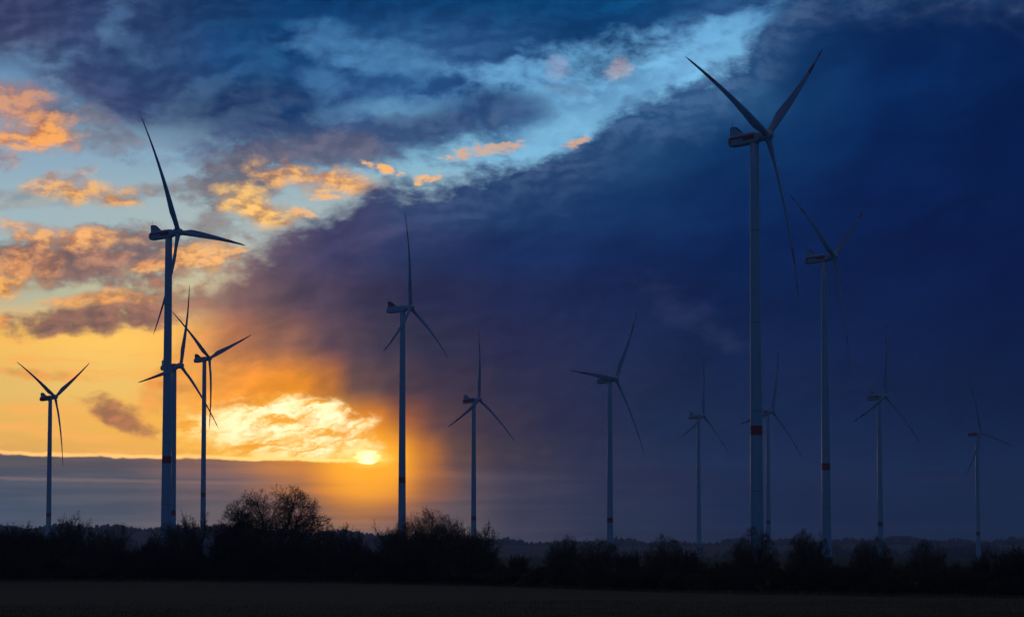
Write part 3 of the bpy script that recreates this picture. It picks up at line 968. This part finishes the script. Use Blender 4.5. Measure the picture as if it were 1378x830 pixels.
SOLO = [
    ('thicket', 0, 25, 706, 80, 'shrub', 'dense dark shrub at the left edge of the hedge', 'shrub'),
    ('thicket', 1, 57, 712, 50, 'shrub', 'low dark shrub leaning on the shrub at the left edge', 'shrub'),
    ('bush', 0, 99, 698, 66, 'bare_tree', 'round bare bush with upright twigs below the far left turbine', 'tree'),
    ('bush', 1, 152, 709, 50, 'bare_tree', 'small bare bush between the far left turbine and the tall left turbine', 'tree'),
    ('spire', 0, 205, 716, 34, 'bare_tree', 'thin upright bare bush left of the thick tower of the tall left turbine', 'tree'),
    ('bush', 2, 250, 696, 62, 'bare_tree', 'airy bare bush between the two left towers', 'tree'),
    ('thicket', 2, 305, 712, 50, 'shrub', 'dark shrub right of the pale tower, left of the big round tree', 'shrub'),
    ('bush', 3, 327, 690, 56, 'bare_tree', 'bare bush touching the left side of the big round tree', 'tree'),
    ('tree', 0, 371, 661, 142, 'bare_tree', 'biggest tree, wide round bare crown left of the setting sun', 'tree'),
    ('bush', 1, 455, 709, 52, 'bare_tree', 'bare bush just right of the big round tree', 'tree'),
    ('spire', 1, 482, 716, 34, 'bare_tree', 'thin dark bush straight under the setting sun', 'tree'),
    ('bush', 2, 535, 708, 52, 'bare_tree', 'bare bush with slanting stems in front of the tower right of the sun', 'tree'),
    ('tree', 1, 572, 690, 92, 'bare_tree', 'second biggest tree, bare crown right of the tower beside the sun', 'tree'),
    ('bush', 0, 606, 702, 62, 'bare_tree', 'bare tree leaning out to the right of the second biggest tree', 'tree'),
    ('bush', 3, 637, 710, 70, 'bare_tree', 'rounded bare tree at the right end of the tall hedge, beside the open field', 'tree'),
    ('thicket', 1, 699, 746, 30, 'shrub', 'lone low shrub in the gap where the green field shows', 'shrub'),
    ('tree', 1, 760, 724, 54, 'bare_tree', 'small round bare bush right of the open green field', 'tree'),
    ('tree', 0, 804, 727, 64, 'bare_tree', 'round bare bush in front of the tower with the level blade', 'tree'),
    ('thicket', 0, 848, 741, 40, 'shrub', 'low shrub between the tower with the level blade and the slim tower', 'shrub'),
    ('tree', 2, 893, 723, 52, 'bare_tree', 'dark bare bush left of the slim unbanded tower', 'tree'),
    ('thicket', 2, 925, 738, 44, 'shrub', 'low dark shrub at the foot of the slim unbanded tower', 'shrub'),
    ('tree', 2, 1013, 714, 62, 'shrub', 'dark bush hiding the foot of the thickest tower', 'shrub'),
    ('tree', 0, 1087, 716, 56, 'shrub', 'dark leafy bush just left of the second thickest tower of the right half', 'shrub'),
    ('tree', 1, 1171, 726, 54, 'shrub', 'dark bush at the foot of the second tower from the right edge', 'shrub'),
    ('tree', 2, 1245, 729, 54, 'shrub', 'dark round bush midway between the two rightmost towers', 'shrub'),
    ('spire', 1, 1322, 741, 30, 'bare_tree', 'low pointed bush beside the rightmost tower', 'tree'),
    ('thicket', 1, 1362, 736, 70, 'shrub', 'wide dark bush at the right edge of the hedge', 'shrub'),
]
for (kind, va, px, ty_, w, nm, lab, cat) in SOLO:
    plant(kind, va, px, ty_, w, nm, lab, 'trees and shrubs standing out of the hedge', back=rng.uniform(2, 5), cat=cat)


def hedge_top(px):
    return float(np.interp(px, [-100, 60, 200, 300, 450, 520, 600, 650, 668, 735, 760, 860, 1000, 1100, 1378, 1500],
                           [727, 729, 734, 735, 730, 735, 732, 739, 766, 766, 757, 759, 757, 758, 759, 759]))


SECT = [(-90, 215, 'dark bare shrub in the dense hedge left of the tall left turbine', 'hedge shrubs on the left'),
        (215, 440, 'dark bare shrub in the hedge around the big round tree', 'hedge shrubs around the big round tree'),
        (440, 660, 'brown bare shrub in the hedge under the setting sun', 'hedge shrubs under the setting sun'),
        (660, 740, 'very low shrub in the gap below the green field', 'low shrubs below the green field'),
        (740, 1000, 'dark low shrub in the hedge left of the thickest tower', 'hedge shrubs left of the thickest tower'),
        (1000, 1460, 'dark low shrub in the hedge from the thickest tower to the right edge', 'hedge shrubs on the right')]
for a, b, lab, grp in SECT:
    px = a
    while px < b:
        w = rng.uniform(34, 56)
        for row in range(2):
            p = px + rng.uniform(-6, 6) + row * 12
            top_y = hedge_top(p) + rng.gauss(3, 5) + row * 9
            plant('thicket' if rng.random() < .75 else 'bush', rng.randrange(4), p, top_y, w * rng.uniform(.9, 1.3), 'hedge_shrub', lab, grp,
                  back=(1.5 if row else 5.5) + rng.uniform(-1, 1), cat='shrub')
        px += w * 0.52

# brambles and dead undergrowth that close the foot of the hedge
N = 70000
upx = nrng.uniform(-120, 1500, N)
dep = nrng.uniform(0.0, 9.0, N)
D_ = np.interp(upx, [-150, 0, 350, 500, 690, 860, 1000, 1378, 1550], [433, 433, 430, 422, 385, 335, 318, 296, 288]) + dep
tp = np.interp(upx, [-100, 60, 200, 300, 450, 520, 600, 650, 668, 735, 760, 860, 1000, 1100, 1378, 1500],
               [738, 740, 743, 744, 742, 744, 743, 748, 767, 767, 763, 763, 762, 763, 763, 763])
ht = 5 + (YH - tp) / FPX * D_
lump = 0.78 + 0.22 * np.sin(upx / 9.0) * np.sin(upx / 4.3 + 1.0) + nrng.normal(0, .06, N)
cx_ = (upx - CX) / FPX * D_
cz_ = nrng.uniform(0, 1, N) ** 0.8 * ht * lump * np.clip(0.35 + dep / 5.0, 0, 1)
ctr = np.stack([cx_, D_, cz_ + terrain(cx_, D_)], 1)
sz_ = nrng.uniform(.12, .42, N)[:, None]
tri = []
for k in range(3):
    o_ = nrng.normal(0, 1, (N, 3))
    o_ /= np.linalg.norm(o_, axis=1, keepdims=True)
    tri.append(ctr + o_ * sz_ * np.array([[1, 1, 1.2]]))
uv_ = np.stack(tri, 1).reshape(-1, 3)
uv_[:, 2] = np.maximum(uv_[:, 2], -.1)
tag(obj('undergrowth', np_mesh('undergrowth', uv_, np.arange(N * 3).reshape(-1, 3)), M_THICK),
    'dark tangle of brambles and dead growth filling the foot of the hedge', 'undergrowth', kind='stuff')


# grass: rough verge at the hedge foot and stubble in the near field
def tufts(n, px_rng, d_fun, hh, ww):
    u = nrng.uniform(*px_rng, n)
    d = d_fun(u)
    x = (u - CX) / FPX * d
    z = terrain(x, d)
    a = nrng.uniform(0, 2 * np.pi, n)
    w = nrng.uniform(.4, 1, n) * ww
    h = nrng.uniform(.35, 1, n) * hh
    lx, ly = nrng.normal(0, .35, n) * h, nrng.normal(0, .35, n) * h
    b = np.stack([x, d, z - .02], 1)
    o = np.stack([np.cos(a) * w, np.sin(a) * w, 0 * w], 1)
    t = b + np.stack([lx, ly, h], 1)
    return np.stack([b - o, b + o, t], 1).reshape(-1, 3)


hd = lambda u: np.interp(u, [-150, 0, 350, 500, 690, 860, 1000, 1378, 1550], [433, 433, 430, 422, 385, 335, 318, 296, 288])
v1 = tufts(16000, (-120, 1500), lambda u: hd(u) - nrng.uniform(0, 1, len(u)) ** 1.5 * 9.0 + .5, .55, .05)
tag(obj('verge_grass', np_mesh('verge_grass', v1, np.arange(len(v1)).reshape(-1, 3)), M_GRASS), 'strip of pale dry grass along the foot of the hedge', 'grass', kind='stuff')
patch = lambda u: 195 + nrng.uniform(0, 1, len(u)) ** 1.8 * 75 + 6 * np.sin(u / 90.0)
v2 = tufts(60000, (-60, 1440), patch, .26, .035)
tag(obj('field_stubble', np_mesh('field_stubble', v2, np.arange(len(v2)).reshape(-1, 3)), M_GRASS), 'rough brown stubble across the near edge of the field', 'stubble', kind='stuff')


# ================================================================ far woods and mast
def ico():
    t = (1 + 5 ** .5) / 2
    v = np.array([(-1, t, 0), (1, t, 0), (-1, -t, 0), (1, -t, 0), (0, -1, t), (0, 1, t), (0, -1, -t), (0, 1, -t), (t, 0, -1), (t, 0, 1), (-t, 0, -1), (-t, 0, 1)], float)
    v /= np.linalg.norm(v[0])
    f = [(0, 11, 5), (0, 5, 1), (0, 1, 7), (0, 7, 10), (0, 10, 11), (1, 5, 9), (5, 11, 4), (11, 10, 2), (10, 7, 6), (7, 1, 8), (3, 9, 4), (3, 4, 2), (3, 2, 6), (3, 6, 8),
         (3, 8, 9), (4, 9, 5), (2, 4, 11), (6, 2, 10), (8, 6, 7), (9, 8, 1)]
    for _ in range(2):
        nf, cache = [], {}
        vl = list(v)

        def mid(a, b):
            k = (min(a, b), max(a, b))
            if k not in cache:
                m = vl[a] + vl[b]
                vl.append(m / np.linalg.norm(m))
                cache[k] = len(vl) - 1
            return cache[k]
        for a, b, c in f:
            ab, bc, ca_ = mid(a, b), mid(b, c), mid(c, a)
            nf += [(a, ab, ca_), (b, bc, ab), (c, ca_, bc), (ab, bc, ca_)]
        v, f = np.array(vl), nf
    return v, np.array(f)


IV, IF = ico()


def wood(label, spans, d0, d1, hmin, hmax, step):
    V, Fc, base = [], [], 0
    for a, b in spans:
        px = a
        while px < b:
            d = nrng.uniform(d0, d1)
            x = px2x(px, d)
            hgt = nrng.uniform(hmin, hmax)
            hgt *= 0.75 + 0.3 * math.sin(px / 17.0 + d0) * math.sin(px / 41.0)
            wv = hgt * nrng.uniform(.22, .42)
            vv = IV * (1 + nrng.normal(0, .22, (len(IV), 1)))
            vv = vv * np.array([[wv, wv, hgt * .55]]) + np.array([[x, d, H(x, d) + hgt * .48]])
            V.append(vv)
            Fc.append(IF + base)
            base += len(IV)
            px += step * nrng.uniform(.5, 1.4)
    tag(obj('far_wood', np_mesh('far_wood', np.concatenate(V), np.concatenate(Fc)), M_WOOD), label, 'woodland', kind='stuff')


wood('farthest misty woodland along the whole horizon', [(-120, 1500)], 6600, 7300, 8, 19, 1.3)
wood('misty wood on the left behind the hedge, below the far left turbine', [(60, 345)], 4300, 5200, 8, 18, 2.0)
wood('faint hilltop wood left of the second biggest tree', [(468, 524)], 4700, 5200, 12, 22, 2.4)
wood('faint wood at the foot of the slim unbanded tower', [(940, 1012)], 3000, 3300, 14, 24, 3.0)
wood('dark misty wood on the right, behind the two rightmost towers', [(1040, 1480)], 3600, 4600, 10, 25, 2.2)
wood('scattered pale trees on the misty plain beyond the green field', [(672, 700), (716, 730), (838, 868), (872, 880)], 2400, 2700, 8, 17, 9.0)

# slender radio mast far out on the plain
md = 4200.0
mx = px2x(592, md)
mz = H(mx, md)
mtop = CAMZ + (YH - 690) / FPX * md
mroot = tag(empty('radio_mast', (mx, md, mz)), 'hair-thin radio mast far off, right of the second biggest tree', 'mast')
ht_ = mtop - mz
segs = []
for i in range(3):
    a = 2.094 * i
    segs.append((math.cos(a) * 1.1, math.sin(a) * 1.1, 0, math.cos(a) * .35, math.sin(a) * .35, ht_, .16, .12))
for k in range(16):
    t0, t1 = k / 16, (k + 1) / 16
    for i in range(3):
        r0_, r1_ = 1.1 - .75 * t0, 1.1 - .75 * t1
        a, b = 2.094 * i, 2.094 * (i + 1)
        segs.append((math.cos(a) * r0_, math.sin(a) * r0_, t0 * ht_, math.cos(b) * r1_, math.sin(b) * r1_, t1 * ht_, .07, .07))
obj('lattice', np_mesh('lattice', *tubes(segs, 4)), M_STEEL, mroot)
obj('aerial', np_mesh('aerial', *tubes([(0, 0, ht_, 0, 0, ht_ + 7, .10, .06)], 6)), M_STEEL, mroot)
